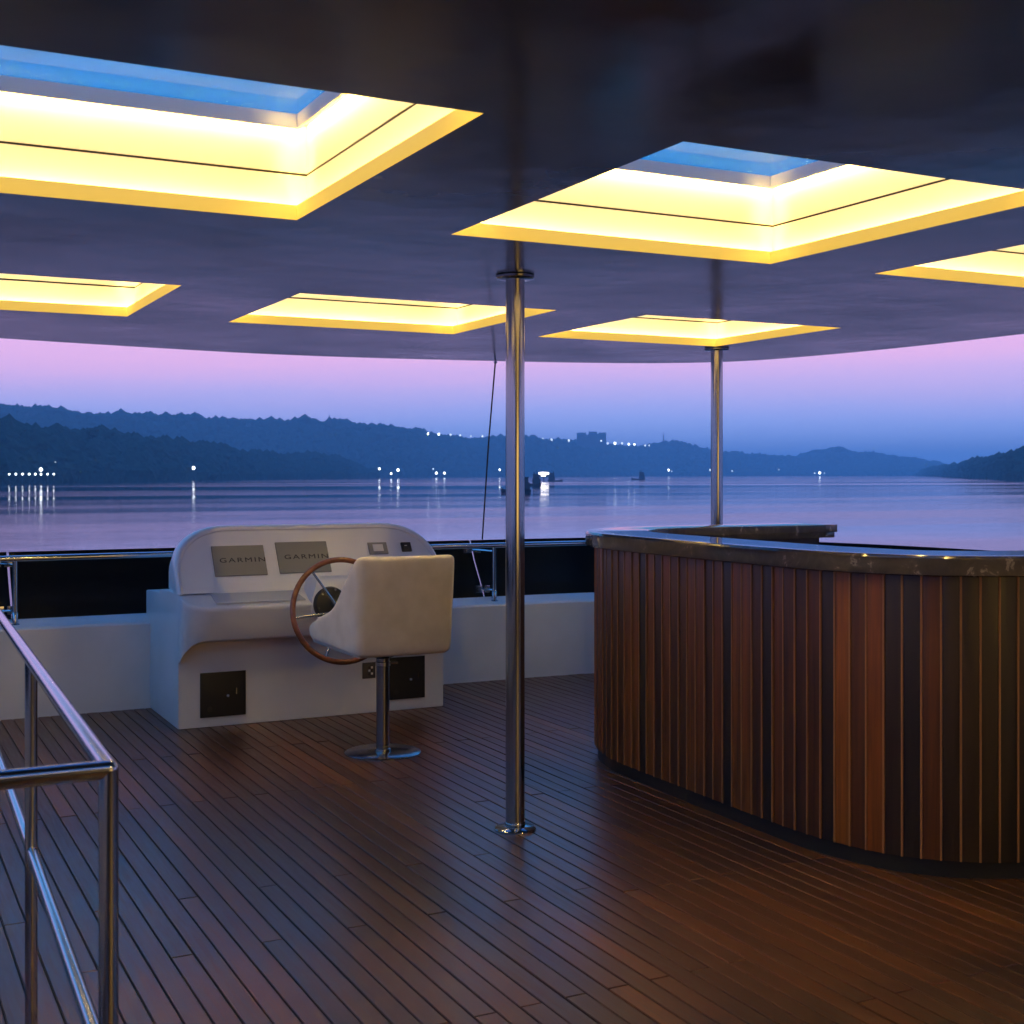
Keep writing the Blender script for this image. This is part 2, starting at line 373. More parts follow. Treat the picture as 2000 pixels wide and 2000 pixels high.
hill('near_hill', 'dark wooded hill sloping to the left shore of the river', RA, SA, 9, 13600, -1500, 735, 6, 160, 'dark tree cover on the near left hillside')
hill('far_hill', 'long hazy blue wooded ridge across the river', RB, SB, 13, 12200, -1500, 2600, 6, 520, 'hazy blue tree cover on the far ridge')
hill('right_headland_hill', 'dark wooded headland entering from the right edge', RC, SC, 9, 5600, 1793, 3000, 5, 140, 'dark tree cover on the right headland')

def tree(px, py_top, py_base, D, w, label, tall=1.0):
    top = at(px, py_top, D); base = at(px, py_base, D); h = top.z - base.z
    t = empty('tree', label, 'tree', tuple(base), 'trees standing above the skyline')
    mb = MB(); mb.tube([base, base + Vector((0, 0, h * .55))], [w * .07, w * .035], 6); part(mb, 'trunk', barkm, t)
    cb = MB()
    for k in range(16):
        a = R.uniform(0, 6.28); zn = R.uniform(.1, .92); z = h * (.35 + .5 * zn)
        rr = w * .5 * math.sqrt(1 - zn * zn) * R.uniform(.1, .8)
        blob(cb, (base.x + math.cos(a) * rr, base.y + math.sin(a) * rr, base.z + z), w * .27 * R.uniform(.7, 1.1), h * .14 * R.uniform(.8, 1.2), False)
    part(cb, 'crown', leafm, t)
tl = [(10, 825, 850, 1010, 26, 'broad dark tree topping the near hill at its left end'), (101, 842, 862, 1010, 12, 'small rounded tree third along the near hill skyline'),
      (181, 833, 862, 1030, 13, 'tall dark tree highest on the near hill crest'), (317, 851, 874, 1250, 7, 'lone narrow tree standing up on the near hill slope'),
      (239, 801, 822, 2600, 22, 'rounded tree clump standing proud of the left far ridge'), (384, 809, 822, 2650, 20, 'low round tree above the far ridge behind the console'),
      (598, 814, 830, 2800, 26, 'domed tree on the far ridge left of the thin tower'), (64, 795, 808, 2550, 12, 'small pointed tree on the far ridge at left'),
      (1640, 870, 890, 5600, 56, 'large rounded tree clump on the low right ridge')]
for a in tl: tree(*a)

def silh(px, py):
    return py
blockm = mat('distant_masonry', (.10, .10, .11), .9)
paneb = mat('distant_window', (.03, .035, .045), .4)
# apartment block on the ridge
D = 4050
bA = empty('apartment_building', 'blocky apartment building silhouetted on the hazy far ridge', 'building', tuple(at(1155, 872, D)))
k_ = D / 2527
for (xa, xb, yt) in [(1127, 1145, 845), (1145, 1150, 849), (1150, 1166, 843), (1166, 1170, 847), (1170, 1184, 845)]:
    a = at(xa, 874, D); b = at(xb, yt, D); mb = MB()
    fwd = Vector((math.sin(YAW), math.cos(YAW), 0)); rgt = Vector((math.cos(YAW), -math.sin(YAW), 0))
    mb.obox(a, rgt * (xb - xa) * k_, fwd * 16, Vector((0, 0, b.z - a.z))); part(mb, 'tower_block', blockm, bA)
for (xa, xb) in [(1129, 1143), (1152, 1164), (1172, 1182)]:
    for yy in range(850, 870, 4):
        for xx in range(xa, xb, 4):
            a = at(xx, yy + 1.6, D - 2); mb = MB(); mb.obox(a, rgt * 2.2 * k_, fwd * 1.5, Vector((0, 0, 1.8 * k_))); part(mb, 'window', paneb, bA)
# lattice tower and mast
def mast(px, yt, yb, D, w, name, label, cat):
    t = empty(name, label, cat, tuple(at(px, yb, D)))
    b = at(px, yb, D); h = at(px, yt, D).z - b.z
    for dx, dy in ((1, 1), (1, -1), (-1, 1), (-1, -1)):
        mb = MB(); mb.tube([b + Vector((dx * w, dy * w, 0)), b + Vector((dx * w * .25, dy * w * .25, h * .8))], w * .22, 5); part(mb, 'leg', blockm, t)
    mb = MB(); mb.tube([b + Vector((0, 0, h * .5)), b + Vector((0, 0, h))], w * .28, 6); part(mb, 'mast', blockm, t)
    for z in (.25, .5, .75):
        mb = MB(); ww = w * (1 - .9 * z); mb.box(b.x - ww, b.x + ww, b.y - ww, b.y + ww, b.z + h * z, b.z + h * z + w * .3)
        part(mb, 'platform', blockm, t)
mast(643, 811, 832, 2750, 4.2, 'lattice_tower', 'thin stubby tower on the left far ridge crest', 'tower')
mast(1296, 844, 872, 4100, 2.6, 'radio_mast', 'faint thin mast on the hazy ridge right of the apartment building', 'mast')

# shore lamps
poleM = mat('lamp_post', (.05, .05, .05), .6)
lampW = mat('shore_lamp', (0, 0, 0), .5, emit=(.86, .95, 1.0), es=9)
lampF = mat('distant_lamp', (0, 0, 0), .5, emit=(.75, .88, 1.0), es=2.4)
def lamp(px, py, D, r, m, label, group):
    r *= R.uniform(.68, .92); c = at(px, py, D); zb = max(WZ, c.z - max(4.0, r * 3))
    t = empty('lamp', label, 'lamp', (c.x, c.y, zb), group)
    mb = MB(); mb.tube([(c.x, c.y, zb), (c.x, c.y, c.z - r * .8)], max(.12, r * .12), 6); part(mb, 'post', poleM, t)
    mb = MB(); mb.add([(c.x + v.x * r, c.y + v.y * r, c.z + v.z * r * 1.15) for v in ICO_V], ICO_F); part(mb, 'globe', m, t, smooth=True, angle=3)
ordn = ['first', 'second', 'third', 'fourth', 'fifth', 'sixth', 'seventh', 'eighth']
G = 'lamps along the left shore'
for i, x in enumerate((18, 31, 44, 57, 69, 80, 93, 105)):
    lamp(x, 926, 745, .58, lampW, f'{ordn[i]} from the left in the evenly spaced row of waterside lamps', G)
lamp(80, 917, 748, 1.05, lampW, 'bright lamp raised above the sixth lamp of the waterside row', G)
lamp(108, 902.5, 745, .28, lampF, 'tiny faint lamp high above the right end of the lamp row', G)
lamp(378, 914, 1120, 1.6, lampW, 'large single lamp on the dark shore above the helm console', G)
G = 'lamps at the foot of the far hills'
for x, y, r, m, l in [(741, 915.5, 2.2, lampW, 'small lamp on the dark slope left of the bright shore lamp'), (764, 925, 2.1, lampW, 'low lamp just left of the bright shore lamp, nearest the water'),
                      (777.5, 918, 3.1, lampW, 'brightest lamp at the far shoreline with a long water reflection'), (846, 916, 1.8, lampF, 'upper dim lamp of the trio behind the chair side'),
                      (852, 924, 2.5, lampW, 'lower left lamp of the trio at the far shore'), (868, 924, 2.3, lampW, 'lower right lamp of the trio at the far shore'),
                      (976, 917.5, 2.2, lampW, 'single shore lamp close left of the near steel pole')]:
    if x < 800: lamp(x, y, 1900, r * .74, m, l, G)
    else: lamp(x, y, 2400, r, m, l, G)
for x, y, r, m, l in [(1306, 918, 3.4, lampW, 'bright shore lamp midway between the two steel poles'), (1312, 920.5, 2.0, lampF, 'dim lamp touching the right side of the bright mid shore lamp'),
                      (1387, 918, 2.9, lampF, 'shore lamp just left of the far steel pole'), (1430, 920, 2.4, lampF, 'faint shore lamp just right of the far steel pole'),
                      (1601, 923.5, 4.2, lampW, 'isolated bright lamp on the low right shore'), (1591, 924, 1.8, lampF, 'faint lamp just left of the isolated right shore lamp'),
                      (1610, 924, 1.6, lampF, 'faint lamp just right of the isolated right shore lamp'), (1521, 917, 1.5, lampF, 'very faint lamp low on the slope right of the far pole')]:
    lamp(x, y, 3700, r, m, l, G)
G = 'string of road lamps on the ridge'
for i, (x, y, r, m) in enumerate([(836, 847, 3.0, lampW), (857, 848, 3.0, lampW), (880, 849, 2.4, lampF), (899, 850, 2.4, lampF), (920, 852, 1.7, lampF), (942, 852, 2.7, lampF)]):
    lamp(x, y, 3000, r, m, f'{ordn[i]} from the left of the ridge lamps left of the near pole', G)
for i, (x, y, r, m) in enumerate([(1060, 858, 4.2, lampF), (1077, 859, 4.0, lampF), (1111, 860.5, 4.0, lampF)]):
    lamp(x, y, 3900, r, m, f'{ordn[i]} of three ridge lamps between near pole and apartment building', G)
lamp(1174, 861, 3950, 3.4, lampF, 'wide faint lamp in front of the apartment building', G)
for i, (x, y, r, m) in enumerate([(1187, 866, 4.2, lampF), (1201, 866, 4.6, lampW), (1215, 866, 4.0, lampF), (1228, 867.5, 4.4, lampW), (1239, 868, 4.4, lampW), (1260, 870, 3.6, lampF), (1268, 870, 3.0, lampF)]):
    lamp(x, y, 4250, r, m, f'{ordn[i]} from the left of ridge lamps right of the apartment building', G)

# boats
boatm = mat('boat_dark_paint', (.02, .022, .03), .6)
boatlit = mat('boat_floodlight', (0, 0, 0), .5, emit=(1.0, .93, .86), es=7)
def boat(px, ys, scale, label, flip=1, long=1.0):
    D = EYEW * 2527 / (ys - 927); c = at(px, 927, D); c.z = WZ
    t = empty('barge', label, 'boat', tuple(c), 'barges moored on the river')
    q = rgt * flip; s = scale * D / 2527     # metres per picture unit at that distance
    def bx(name, x0, x1, z0, z1, d0=-.35, d1=.35):
        mb = MB(); mb.obox(c + q * x0 * s + fwd * d0 * s * 8 + Vector((0, 0, z0 * s)), q * (x1 - x0) * s, fwd * (d1 - d0) * s * 8, Vector((0, 0, (z1 - z0) * s)))
        return part(mb, name, boatm, t, bevel=.03 * s)
    mb = MB(); st = []
    for u, b_, zt in ((-7, 1.6, 3.4), (-5.5, 2.6, 2.8), (0, 3, 2.3), (7 * long, 3, 2.2), (13 * long, 2.4, 2.8), (17 * long, .5, 4.4)):
        o = c + q * u * s
        st.append([o - fwd * b_ * s + Vector((0, 0, zt * s)), o - fwd * b_ * .6 * s - Vector((0, 0, .6 * s)), o + fwd * b_ * .6 * s - Vector((0, 0, .6 * s)), o + fwd * b_ * s + Vector((0, 0, zt * s))])
    mb.rings(st); part(mb, 'hull', boatm, t)
    bx('cabin', -6, 5, 2.4, 9); bx('wheelhouse', -4.5, 4, 9, 14.5, -.28, .28); bx('roof', -5, 4.6, 14.5, 15.2, -.3, .3)
    mb = MB(); o = c + q * -.5 * s; mb.tube([o + Vector((0, 0, 15 * s)), o + Vector((0, 0, 20.5 * s))], .35 * s, 6); part(mb, 'mast', boatm, t)
    mb = MB(); o = c + q * 2.6 * s; mb.tube([o + Vector((0, 0, 15 * s)), o + Vector((0, 0, 18 * s))], .7 * s, 8); part(mb, 'funnel', boatm, t)
    for k in range(3):
        a = c + q * (-3.8 + 2.7 * k) * s - fwd * 2.3 * s + Vector((0, 0, 11 * s)); mb = MB(); mb.obox(a, q * 1.9 * s, -fwd * .15 * s, Vector((0, 0, 2 * s))); part(mb, 'window', paneb, t)
    return t
boat(1253, 937.3, 1.0, 'lone dark barge with tall cabin in open water between the poles', -1, 1.15)
boat(1078, 940.5, 1.12, 'dark barge right of the white floodlight, bow pointing right', 1, 1.1)
boat(1047, 948, 1.45, 'dark barge left of the white floodlight beside the near pole', -1, .6)
boat(1023, 962, 2.0, 'nearest dark barge mostly hidden behind the near pole', -1, 1.3)
D = 1000; c = at(1062, 927, D)
t = empty('floodlight', 'wide white floodlight glowing between two dark barges', 'floodlight', (c.x, c.y, WZ))
mb = MB(); mb.tube([(c.x, c.y, WZ - .3), (c.x, c.y, c.z - 1.2)], .35, 8); part(mb, 'post', boatm, t)
mb = MB(); mb.obox(c - rgt * 3.9 + Vector((0, 0, .2)), rgt * 7.8, fwd * .8, Vector((0, 0, 1.6))); mb.obox(c - rgt * 1.9 + Vector((0, 0, -1.3)), rgt * 3.4, fwd * .8, Vector((0, 0, 1.49)))
part(mb, 'lit_panel', boatlit, t, bevel=.35)
mb = MB(); mb.obox(c - rgt * 4.1 + fwd * .82 + Vector((0, 0, -1.5)), rgt * 8.2, fwd * .3, Vector((0, 0, 3.5))); part(mb, 'housing', boatm, t)

# ------------------------------------------------------------------ yacht: hull, deck
mb = MB(); hp = [(-.75, -9), (5.5, -9), (6.05, -3), (6.05, 4.5), (5.85, 6.6), (5.2, 7.9), (4.3, 8.25), (.46, 8.25), (-.45, 7.9), (-1.1, 6.6), (-1.3, 4.5), (-1.3, -3)]
mb.rings([[(x * .9 + .24, y * .97, -4.6) for x, y in hp], [(x, y, -.2) for x, y in hp], [(x, y, -.02) for x, y in hp]])
tag(mb.build('yacht_hull', hullm), 'white hull of the yacht below its flybridge deck', 'yacht')
deck = MB(); deck.add([(-1.28, -3, -.008), (6.03, -3, -.008), (6.03, 8.2, -.008), (-1.28, 8.2, -.008), (-1.28, -3, -.018), (6.03, -3, -.018), (6.03, 8.2, -.018), (-1.28, 8.2, -.018)], [(0, 1, 2, 3), (7, 6, 5, 4), (0, 4, 5, 1), (1, 5, 6, 2), (2, 6, 7, 3), (3, 7, 4, 0)])
deck_o = tag(deck.build('deck', caulk), 'dark glossy teak planked deck', kind='structure')
PW = .0674; X0 = 1.026; GAP = .0054
def plank_box(x, y0, y1, zt=0.0):
    w = (PW - GAP) / 2; c = .0016
    return [(-w, y0, -.008), (w, y0, -.008), (w, y1, -.008), (-w, y1, -.008), (-w, y0, zt - c), (w, y0, zt - c), (w, y1, zt - c), (-w, y1, zt - c),
            (-w + c, y0 + c, zt), (w - c, y0 + c, zt), (w - c, y1 - c, zt), (-w + c, y1 - c, zt)], \
           [(0, 1, 5, 4), (1, 2, 6, 5), (2, 3, 7, 6), (3, 0, 4, 7), (4, 5, 9, 8), (5, 6, 10, 9), (6, 7, 11, 10), (7, 4, 8, 11), (8, 9, 10, 11)]
cache = {}; rest = MB(); nplk = 0
for i in range(-34, 75):
    x = X0 + PW * (i + .5)
    even = i % 2 == 0
    js = [-2.9]
    if x < 2.33: js += ([.6, 3.02, 5.55] if even else [1.75, 3.79 if i % 4 == 1 else 4.3, 6.5])
    else: js += ([.25, 2.64, 5.0] if even else [1.45, 3.7, 6.2])
    js.append(7.93)
    for a, b in zip(js, js[1:]):
        y0, y1 = a + GAP * .5, b - GAP * .5; dz = R.uniform(-.0012, .0006)
        vs, fs = plank_box(x, y0 - a, y1 - a, 0)
        vis = b > 1.25 and 0.05 < x < 5.0 and not (x > 3.5 and a > 3.4) and not (x < .3 and b < 3.5)
        if vis:
            key = round(b - a, 3)
            if key not in cache:
                me = bpy.data.meshes.new('plank'); me.from_pydata(vs, [], fs); me.materials.append(teak); cache[key] = me
            o = bpy.data.objects.new('plank', cache[key]); C.objects.link(o); o.parent = deck_o; o.location = (x, a, dz); nplk += 1
        else:
            rest.add([(v[0] + x, v[1] + a, v[2] + dz) for v in vs], fs)
o = rest.build('plank_cover', teak, deck_o); o['kind'] = 'stuff'
print('PLANKS', nplk)

# bulwark, windscreen and rail all follow one plan line
base_path = cr([(6.0, -3, 0), (6.0, 1, 0), (5.98, 4.0, 0), (5.93, 5.4, 0), (5.75, 6.6, 0), (5.35, 7.5, 0), (4.85, 7.9, 0), (4.3, 7.99, 0), (2.38, 8.0, 0), (.46, 7.99, 0), (-.1, 7.9, 0), (-.6, 7.5, 0), (-1.0, 6.6, 0), (-1.17, 5.4, 0), (-1.22, 4, 0), (-1.25, 1, 0), (-1.25, -3, 0)], 8)
base_path = resample(base_path, .12)
path = offset(base_path, -.0)           # direction: starboard aft -> bow -> port aft; left of direction is inboard
def sweep(pth, prof, closed=True):       # prof: (outboard offset, z)
    rs = []
    for i, p in enumerate(pth):
        t = pth[min(i + 1, len(pth) - 1)] - pth[max(i - 1, 0)]; t = Vector((t.x, t.y, 0)).normalized(); nrm = Vector((t.y, -t.x, 0))
        rs.append([Vector((p.x, p.y, 0)) + nrm * o + Vector((0, 0, z)) for o, z in prof])
    return rs
mb = MB(); mb.rings(sweep(path, [(-.10, -.006), (-.10, .505), (-.088, .518), (.02, .537), (.06, .552), (.20, .552), (.22, -.1)]))
tag(mb.build('bulwark', gel, smooth=True, angle=.6), 'low white bulwark wall curving round the bow of the deck', 'wall')
# windscreen panels
ws = empty('windscreen', 'black smoked windscreen standing on the white bulwark', 'windscreen', (2.38, 8.1, .55))
cuts = []; gaps = [(.84, 8.0), (3.905, 8.0), (5.9, 5.6), (-1.14, 5.6)]
idx = sorted(min(range(len(path)), key=lambda i: (path[i].x - g[0]) ** 2 + (path[i].y - g[1]) ** 2) for g in gaps)
segs = [0] + idx + [len(path) - 1]
for a, b in zip(segs, segs[1:]):
    sub = [p.copy() for p in path[a:b + 1]]
    for e, q in ((0, 1), (-1, -2)):
        if (e == 0 and a in idx) or (e == -1 and b in idx):
            gx = [g for g in gaps if min(range(len(path)), key=lambda i: (path[i].x - g[0]) ** 2 + (path[i].y - g[1]) ** 2) == (a if e == 0 else b)][0]
            tdir = (sub[q] - sub[e]).normalized()
            if abs(tdir.y) < .5: sub[e] = Vector((gx[0], sub[e].y, 0)) + tdir * .005
            else: sub[e] = sub[e] + tdir * .005
    mb = MB(); mb.rings(sweep(sub, [(.072, .553), (.10, .60), (.17, .70), (.24, .80), (.31, .935), (.322, .935), (.252, .80), (.182, .70), (.112, .60), (.084, .553)]))
    part(mb, 'panel', smoke, ws, smooth=True, angle=.8)
# rail round the bow
rail = empty('bow_rail', 'stainless guard rail with posts inside the black windscreen', 'railing', (2.38, 7.98, .54))
mb = MB(); mb.tube([Vector((p.x, p.y, .912)) for p in offset(path, 0)], .019, 12); part(mb, 'top_rail', railsteel, rail, smooth=True)
def post(p, t):
    nrm = Vector((t.y, -t.x, 0))
    mb = MB(); mb.tube([p + Vector((0, 0, .53)), p + Vector((0, 0, .90))], .0145, 12); o = part(mb, 'post', railsteel, rail, smooth=True)
    mb = MB(); mb.lathe((p.x, p.y, .522), [(.03, 0), (.03, .008), (.018, .014), (.018, .075), (.0146, .08)], 16); part(mb, 'foot', railsteel, rail, smooth=True)
    return o
for gx in ((.845, 8.0), (3.945, 8.0), (2.3, 8.0), (5.35, 7.5), (5.93, 5.4), (5.99, 3.2), (-.6, 7.5), (-1.17, 5.4), (-1.23, 3.2)):
    i = min(range(len(path)), key=lambda i: (path[i].x - gx[0]) ** 2 + (path[i].y - gx[1]) ** 2)
    t = (path[i + 1] - path[i - 1]).normalized(); p = Vector((gx[0], path[i].y, 0)) if abs(t.y) < .5 else path[i].copy()
    post(p, t)
    if gx[0] in (.845, 3.945):
        # clamps: an arm from the post reaching out to two plates that pinch the panel edges
        for z, out_, wd in ((.87, .262, .155), (.605, .088, .13)):
            cx = p.x - .04
            mb = MB(); mb.box(cx - wd / 2, cx - .012, p.y + out_ - .012, p.y + out_ - .004, z - .022, z + .026); part(mb, 'clamp_plate', railsteel, rail, bevel=.002)
            mb = MB(); mb.box(cx + .006, cx + wd / 2 - .02, p.y + out_ - .012, p.y + out_ - .004, z - .022, z + .026); part(mb, 'clamp_plate', railsteel, rail, bevel=.002)
            mb = MB(); mb.tube([(p.x, p.y, z), (p.x - .02, p.y + out_ * .6, z), (cx - .02, p.y + out_ - .008, z)], .008, 8); part(mb, 'clamp_arm', railsteel, rail, smooth=True)
# far-shore stay wire from the canopy edge down to the windscreen top
w = empty('stay_wire', 'thin dark wire hanging from the ceiling edge left of the near pole', 'wire', (3.968, 8.2, .945))
mb = MB(); mb.tube([(3.99, 8.28, .94), (4.012, 8.22, 1.645), (3.985, 8.06, 2.19)], .0055, 6); part(mb, 'wire', rubber, w, smooth=True)
mb = MB(); mb.lathe((3.985, 8.06, 2.172), [(.004, 0), (.014, .004), (.014, .015)], 10); part(mb, 'end_fitting', railsteel, w)

# ------------------------------------------------------------------ ceiling with openings
CZ = 2.186
outer = cr([(5.95, -3, 0), (5.93, 1, 0), (5.88, 3.6, 0), (5.833, 5.137, 0), (5.80, 5.9, 0), (5.70, 6.6, 0), (5.5, 7.25, 0), (5.12, 7.62, 0), (4.6, 7.86, 0), (3.95, 8.03, 0), (3.1, 8.19, 0), (2.38, 8.235, 0), (1.66, 8.15, 0), (.80, 7.99, 0), (.1, 7.8, 0), (-.4, 7.58, 0), (-.8, 7.2, 0), (-.98, 6.5, 0), (-1.07, 5.1, 0), (-1.12, 3.6, 0), (-1.17, 1, 0), (-1.19, -3, 0)], 6)
SKY = []
for (xa, xb) in ((-.09, 1.225), (1.748, 3.055), (3.565, 4.87)):
    SKY.append((xa, xb, 2.535, 3.862))
    if xa < 3: SKY.append((xa, xb, -.32, 1.0))
SKY += [(-.09, 1.22, 5.41, 6.60), (1.73, 3.0, 5.41, 6.60), (3.485, 4.72, 5.37, 6.50)]
mb = MB()
def with_holes(z, flip, grow=0):
    loops = [[Vector((p.x, p.y, z)) for p in outer]] + [[Vector((a - grow, c - grow, z)), Vector((a - grow, d + grow, z)), Vector((b + grow, d + grow, z)), Vector((b + grow, c - grow, z))] for a, b, c, d in SKY]
    tri = tessellate_polygon(loops); flat = [p for l in loops for p in l]
    mb.add(flat, [tuple(t) if flip else tuple(reversed(t)) for t in tri])
with_holes(CZ, False, .0)
# soft outer edge
cen = Vector((2.38, 2.6, 0))
ed = []
for o_, z_ in ((0, CZ), (.012, CZ + .004), (.03, CZ + .02), (.04, CZ + .06), (.03, CZ + .22), (-.1, CZ + .31)):
    ed.append([Vector((p.x + (p - cen).normalized().x * o_, p.y + (p - cen).normalized().y * o_, z_)) for p in outer])
mb.rings(ed, cap=False, closed=True)
ceil_o = mb.build('ceiling', ceilm); tag(ceil_o, 'glossy dark canopy ceiling over the deck', kind='structure')
for p_ in ceil_o.data.polygons: p_.use_smooth = False
mb = MB(); with_holes(CZ + .311, True, .05); mb.build('roof_top', roofm); tag(bpy.data.objects['roof_top'], 'pale outer skin of the canopy roof', kind='structure')

def skylight(a, b, c, d, label):
    root = empty('skylight', label, 'skylight', ((a + b) / 2, (c + d) / 2, CZ), 'warmly lit square skylights in the ceiling')
    e = .0015
    def wall4(name, m, off, z0, z1, th, bevel=0):
        # four separate panels; off = how far outside the opening the visible face stands
        x0, x1, y0, y1 = a - off, b + off, c - off, d + off
        for bx in ((x0, x1, y1, y1 + th), (x0, x1, y0 - th, y0), (x1, x1 + th, y0 - th, y1 + th), (x0 - th, x0, y0 - th, y1 + th)):
            mb = MB(); mb.box(*bx, z0, z1); part(mb, name, m, root, bevel=bevel)
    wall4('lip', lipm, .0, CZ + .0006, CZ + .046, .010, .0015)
    wall4('cove_floor', wellw, .0105, CZ + .002, CZ + .008, .0345)
    wall4('lower_panel', wellw, .045, CZ + .008, CZ + .149, .008)
    wall4('joint', gap_m, .049, CZ + .1492, CZ + .1568, .006)
    wall4('upper_panel', wellw,   .045, CZ + .157, CZ + .306, .008)
    wall4('curb', curbm, .0, CZ + .284, CZ + .328, .010, .001)
    wall4('cove_roof', wellw, .0105, CZ + .3075, CZ + .328, .042)
    for z, nm in ((CZ + .0085, 'led_strip'), (CZ + .303, 'led_strip')):
        o1 = .020 if z < CZ + .1 else .018; w_ = .010
        x0, x1, y0, y1 = a - o1, b + o1, c - o1, d + o1
        for bx in ((x0, x1, y1, y1 + w_), (x0, x1, y0 - w_, y0), (x1, x1 + w_, y0 + .002, y1 - .002), (x0 - w_, x0, y0 + .002, y1 - .002)):
            mb = MB(); mb.box(*bx, z, z + .004); part(mb, nm, led, root)
    mb = MB(); mb.box(a - .05, b + .05, c - .05, d + .05, CZ + .329, CZ + .335); part(mb, 'pane', glass, root)
names = ['large skylight cut by the left edge, blue sky in its pane', 'skylight above and behind the viewer at left', 'large skylight above the near pole with blue pane and pole reflection', 'skylight above and behind the viewer at centre',
         'large skylight cut by the right edge above the bar', 'far skylight cut by the left edge, over the console',
         'far middle skylight partly hidden behind the near pole', 'far right skylight in front of the far pole top']
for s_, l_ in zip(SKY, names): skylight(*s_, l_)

# ------------------------------------------------------------------ poles
def pole(x, y, label, ring):
    t = empty('pole', label, 'pole', (x, y, 0), 'stainless poles holding up the ceiling')
    mb = MB(); mb.tube([(x, y, .004 + (CZ - .008) * k / 12) for k in range(13)], .0375, 48); part(mb, 'tube', steel, t, smooth=True)
    mb = MB(); mb.lathe((x, y, -.0005), [(.082, 0), (.082, .006), (.076, .012), (.046, .016), (.0385, .020)], 40); part(mb, 'base_flange', railsteel, t, smooth=True)
    mb = MB(); mb.lathe((x, y, .018), [(.0385, 0), (.041, .003), (.041, .011), (.0385, .014)], 40); part(mb, 'weld_collar', steel, t, smooth=True)
    mb = MB(); mb.lathe((x, y, CZ - .017), [(.0385, 0), (.072, .002), (.077, .006), (.077, .014), (.070, .0172)], 40); part(mb, 'top_flange', darksteel, t, smooth=True)
pole(2.332, 4.541, 'tall stainless pole in front of the chair, standing on the open deck', 1)
pole(4.79, 6.583, 'stainless pole rising behind the bar counter', 0)

# ------------------------------------------------------------------ helm console
hc = empty('helm_console', 'white moulded helm console against the bulwark with two grey screen covers', 'console', (2.39, 7.5, 0))
XL, XR = 1.595, 3.185
def Yp(z): return 7.152 + (z - .75) * .62
mb = MB()
# lower body: side profile extruded, with the working face set back
prof = [(7.15, 0), (7.15, .60), (7.16, .745), (7.42, .745), (7.62, .735), (7.64, .715), (8.02, .700), (8.02, .5), (7.905, .5), (7.905, 0)]
mb.rings([[(x, y, z) for y, z in prof] for x in (XL, XR)])
part(mb, 'body', gel, hc, bevel=.012)
# protruding dash front with rounded ends and arched lower edge
mb = MB(); cols = []; RC_ = .15
plan = [(XL, 7.15, 0.0)]
for k in range(0, 9):
    a = PI - k * PI / 16; plan.append((XL + RC_ + RC_ * math.cos(a), 6.955 + RC_ - RC_ * math.sin(a), k / 8))
plan = [(XL, 7.15, 0)] + plan[1:]
nmid = 20
for k in range(1, nmid): plan.append((XL + RC_ + (XR - XL - 2 * RC_) * k / nmid, 6.955, 1))
for k in range(8, -1, -1):
    a = PI - k * PI / 16; plan.append((XR - RC_ - RC_ * math.cos(a), 6.955 + RC_ - RC_ * math.sin(a), k / 8))
plan.append((XR, 7.15, 0))
for (x, y, u) in plan:
    ex = min(x - XL, XR - x); lift = .12 * (1 - math.sqrt(max(0, 1 - (1 - min(1, ex / .12)) ** 2)))
    zb = .492 - lift; f = (7.15 - y) / .195
    zt = .745 - .062 * f
    yb = y + .022 * f      # front leans: the bottom edge set a little back
    yi = 7.145; xi = XL + (x - XL) * .985 + .012
    cols.append([(x, yi, zb + .012), (x, yb + .012 * f, zb), (x, yb, zb + .014), (x, y + .010 * f, zt - .03), (x, y + .002 * f, zt - .012), (x, y + .012 * f, zt - .001), (x, y + .03 * f, zt + .004), (x, 7.16, .748)])
mb.rings(cols, cap=True, closed=True)
part(mb, 'dash_front', gel, hc, smooth=True, angle=1.3)
# instrument cowl
def outline(ins, n=12):
    a, b = .33 - ins * .6, .255 - ins * .6; x0, x1, zt = XL - .004 + ins, XR + .004 - ins, 1.106 - ins; pts = [(x0, .742)]
    for k in range(n + 1):
        t = PI - k * PI / 2 / n; pts.append((x0 + a + a * math.copysign(abs(math.cos(t)) ** .92, math.cos(t)), zt - b + b * abs(math.sin(t)) ** .92))
    for k in range(1, 8): pts.append((x0 + a + (x1 - x0 - 2 * a) * k / 8, zt))
    for k in range(n + 1):
        t = PI / 2 - k * PI / 2 / n; pts.append((x1 - a + a * abs(math.cos(t)) ** .92, zt - b + b * abs(math.sin(t)) ** .92))
    pts.append((x1, .742)); return pts
def ring(ins, yf): return [(x, yf(z), z) for x, z in outline(ins)]
mb = MB()
rs = [ring(.036, lambda z: Yp(z)), ring(.030, lambda z: Yp(z) - .001), ring(.024, lambda z: Yp(z) - .016), ring(.014, lambda z: Yp(z) - .022), ring(.004, lambda z: Yp(z) - .012), ring(0, lambda z: Yp(z) + .006),
      ring(0, lambda z: Yp(z) + .05), ring(.006, lambda z: Yp(z) + .12), ring(.05, lambda z: 7.60), ring(.07, lambda z: 7.62)]
mb.rings(rs); part(mb, 'cowl', gel, hc, smooth=True, angle=1.0)
pn = Vector((0, -1, .62)).normalized(); pu = Vector((0, .62, 1)).normalized()   # dash normal and its up direction
def dpt(x, z, o=0): return Vector((x, Yp(z), z)) + pn * o
def dash_panel(name, m, x0, x1, z0, z1, th, bv=.004, parent=hc, skew=0):
    mb = MB(); a = dpt(x0, z0, .0005); mb.obox(a, (x1 - x0, 0, 0), dpt(x0, z1) - dpt(x0, z0), pn * th); return part(mb, name, m, parent, bevel=bv)
s1 = dash_panel('screen_cover', screen, 1.811, 2.112, .827, .990, .010)
s2 = dash_panel('screen_cover', screen, 2.184, 2.494, .831, 1.003, .010)
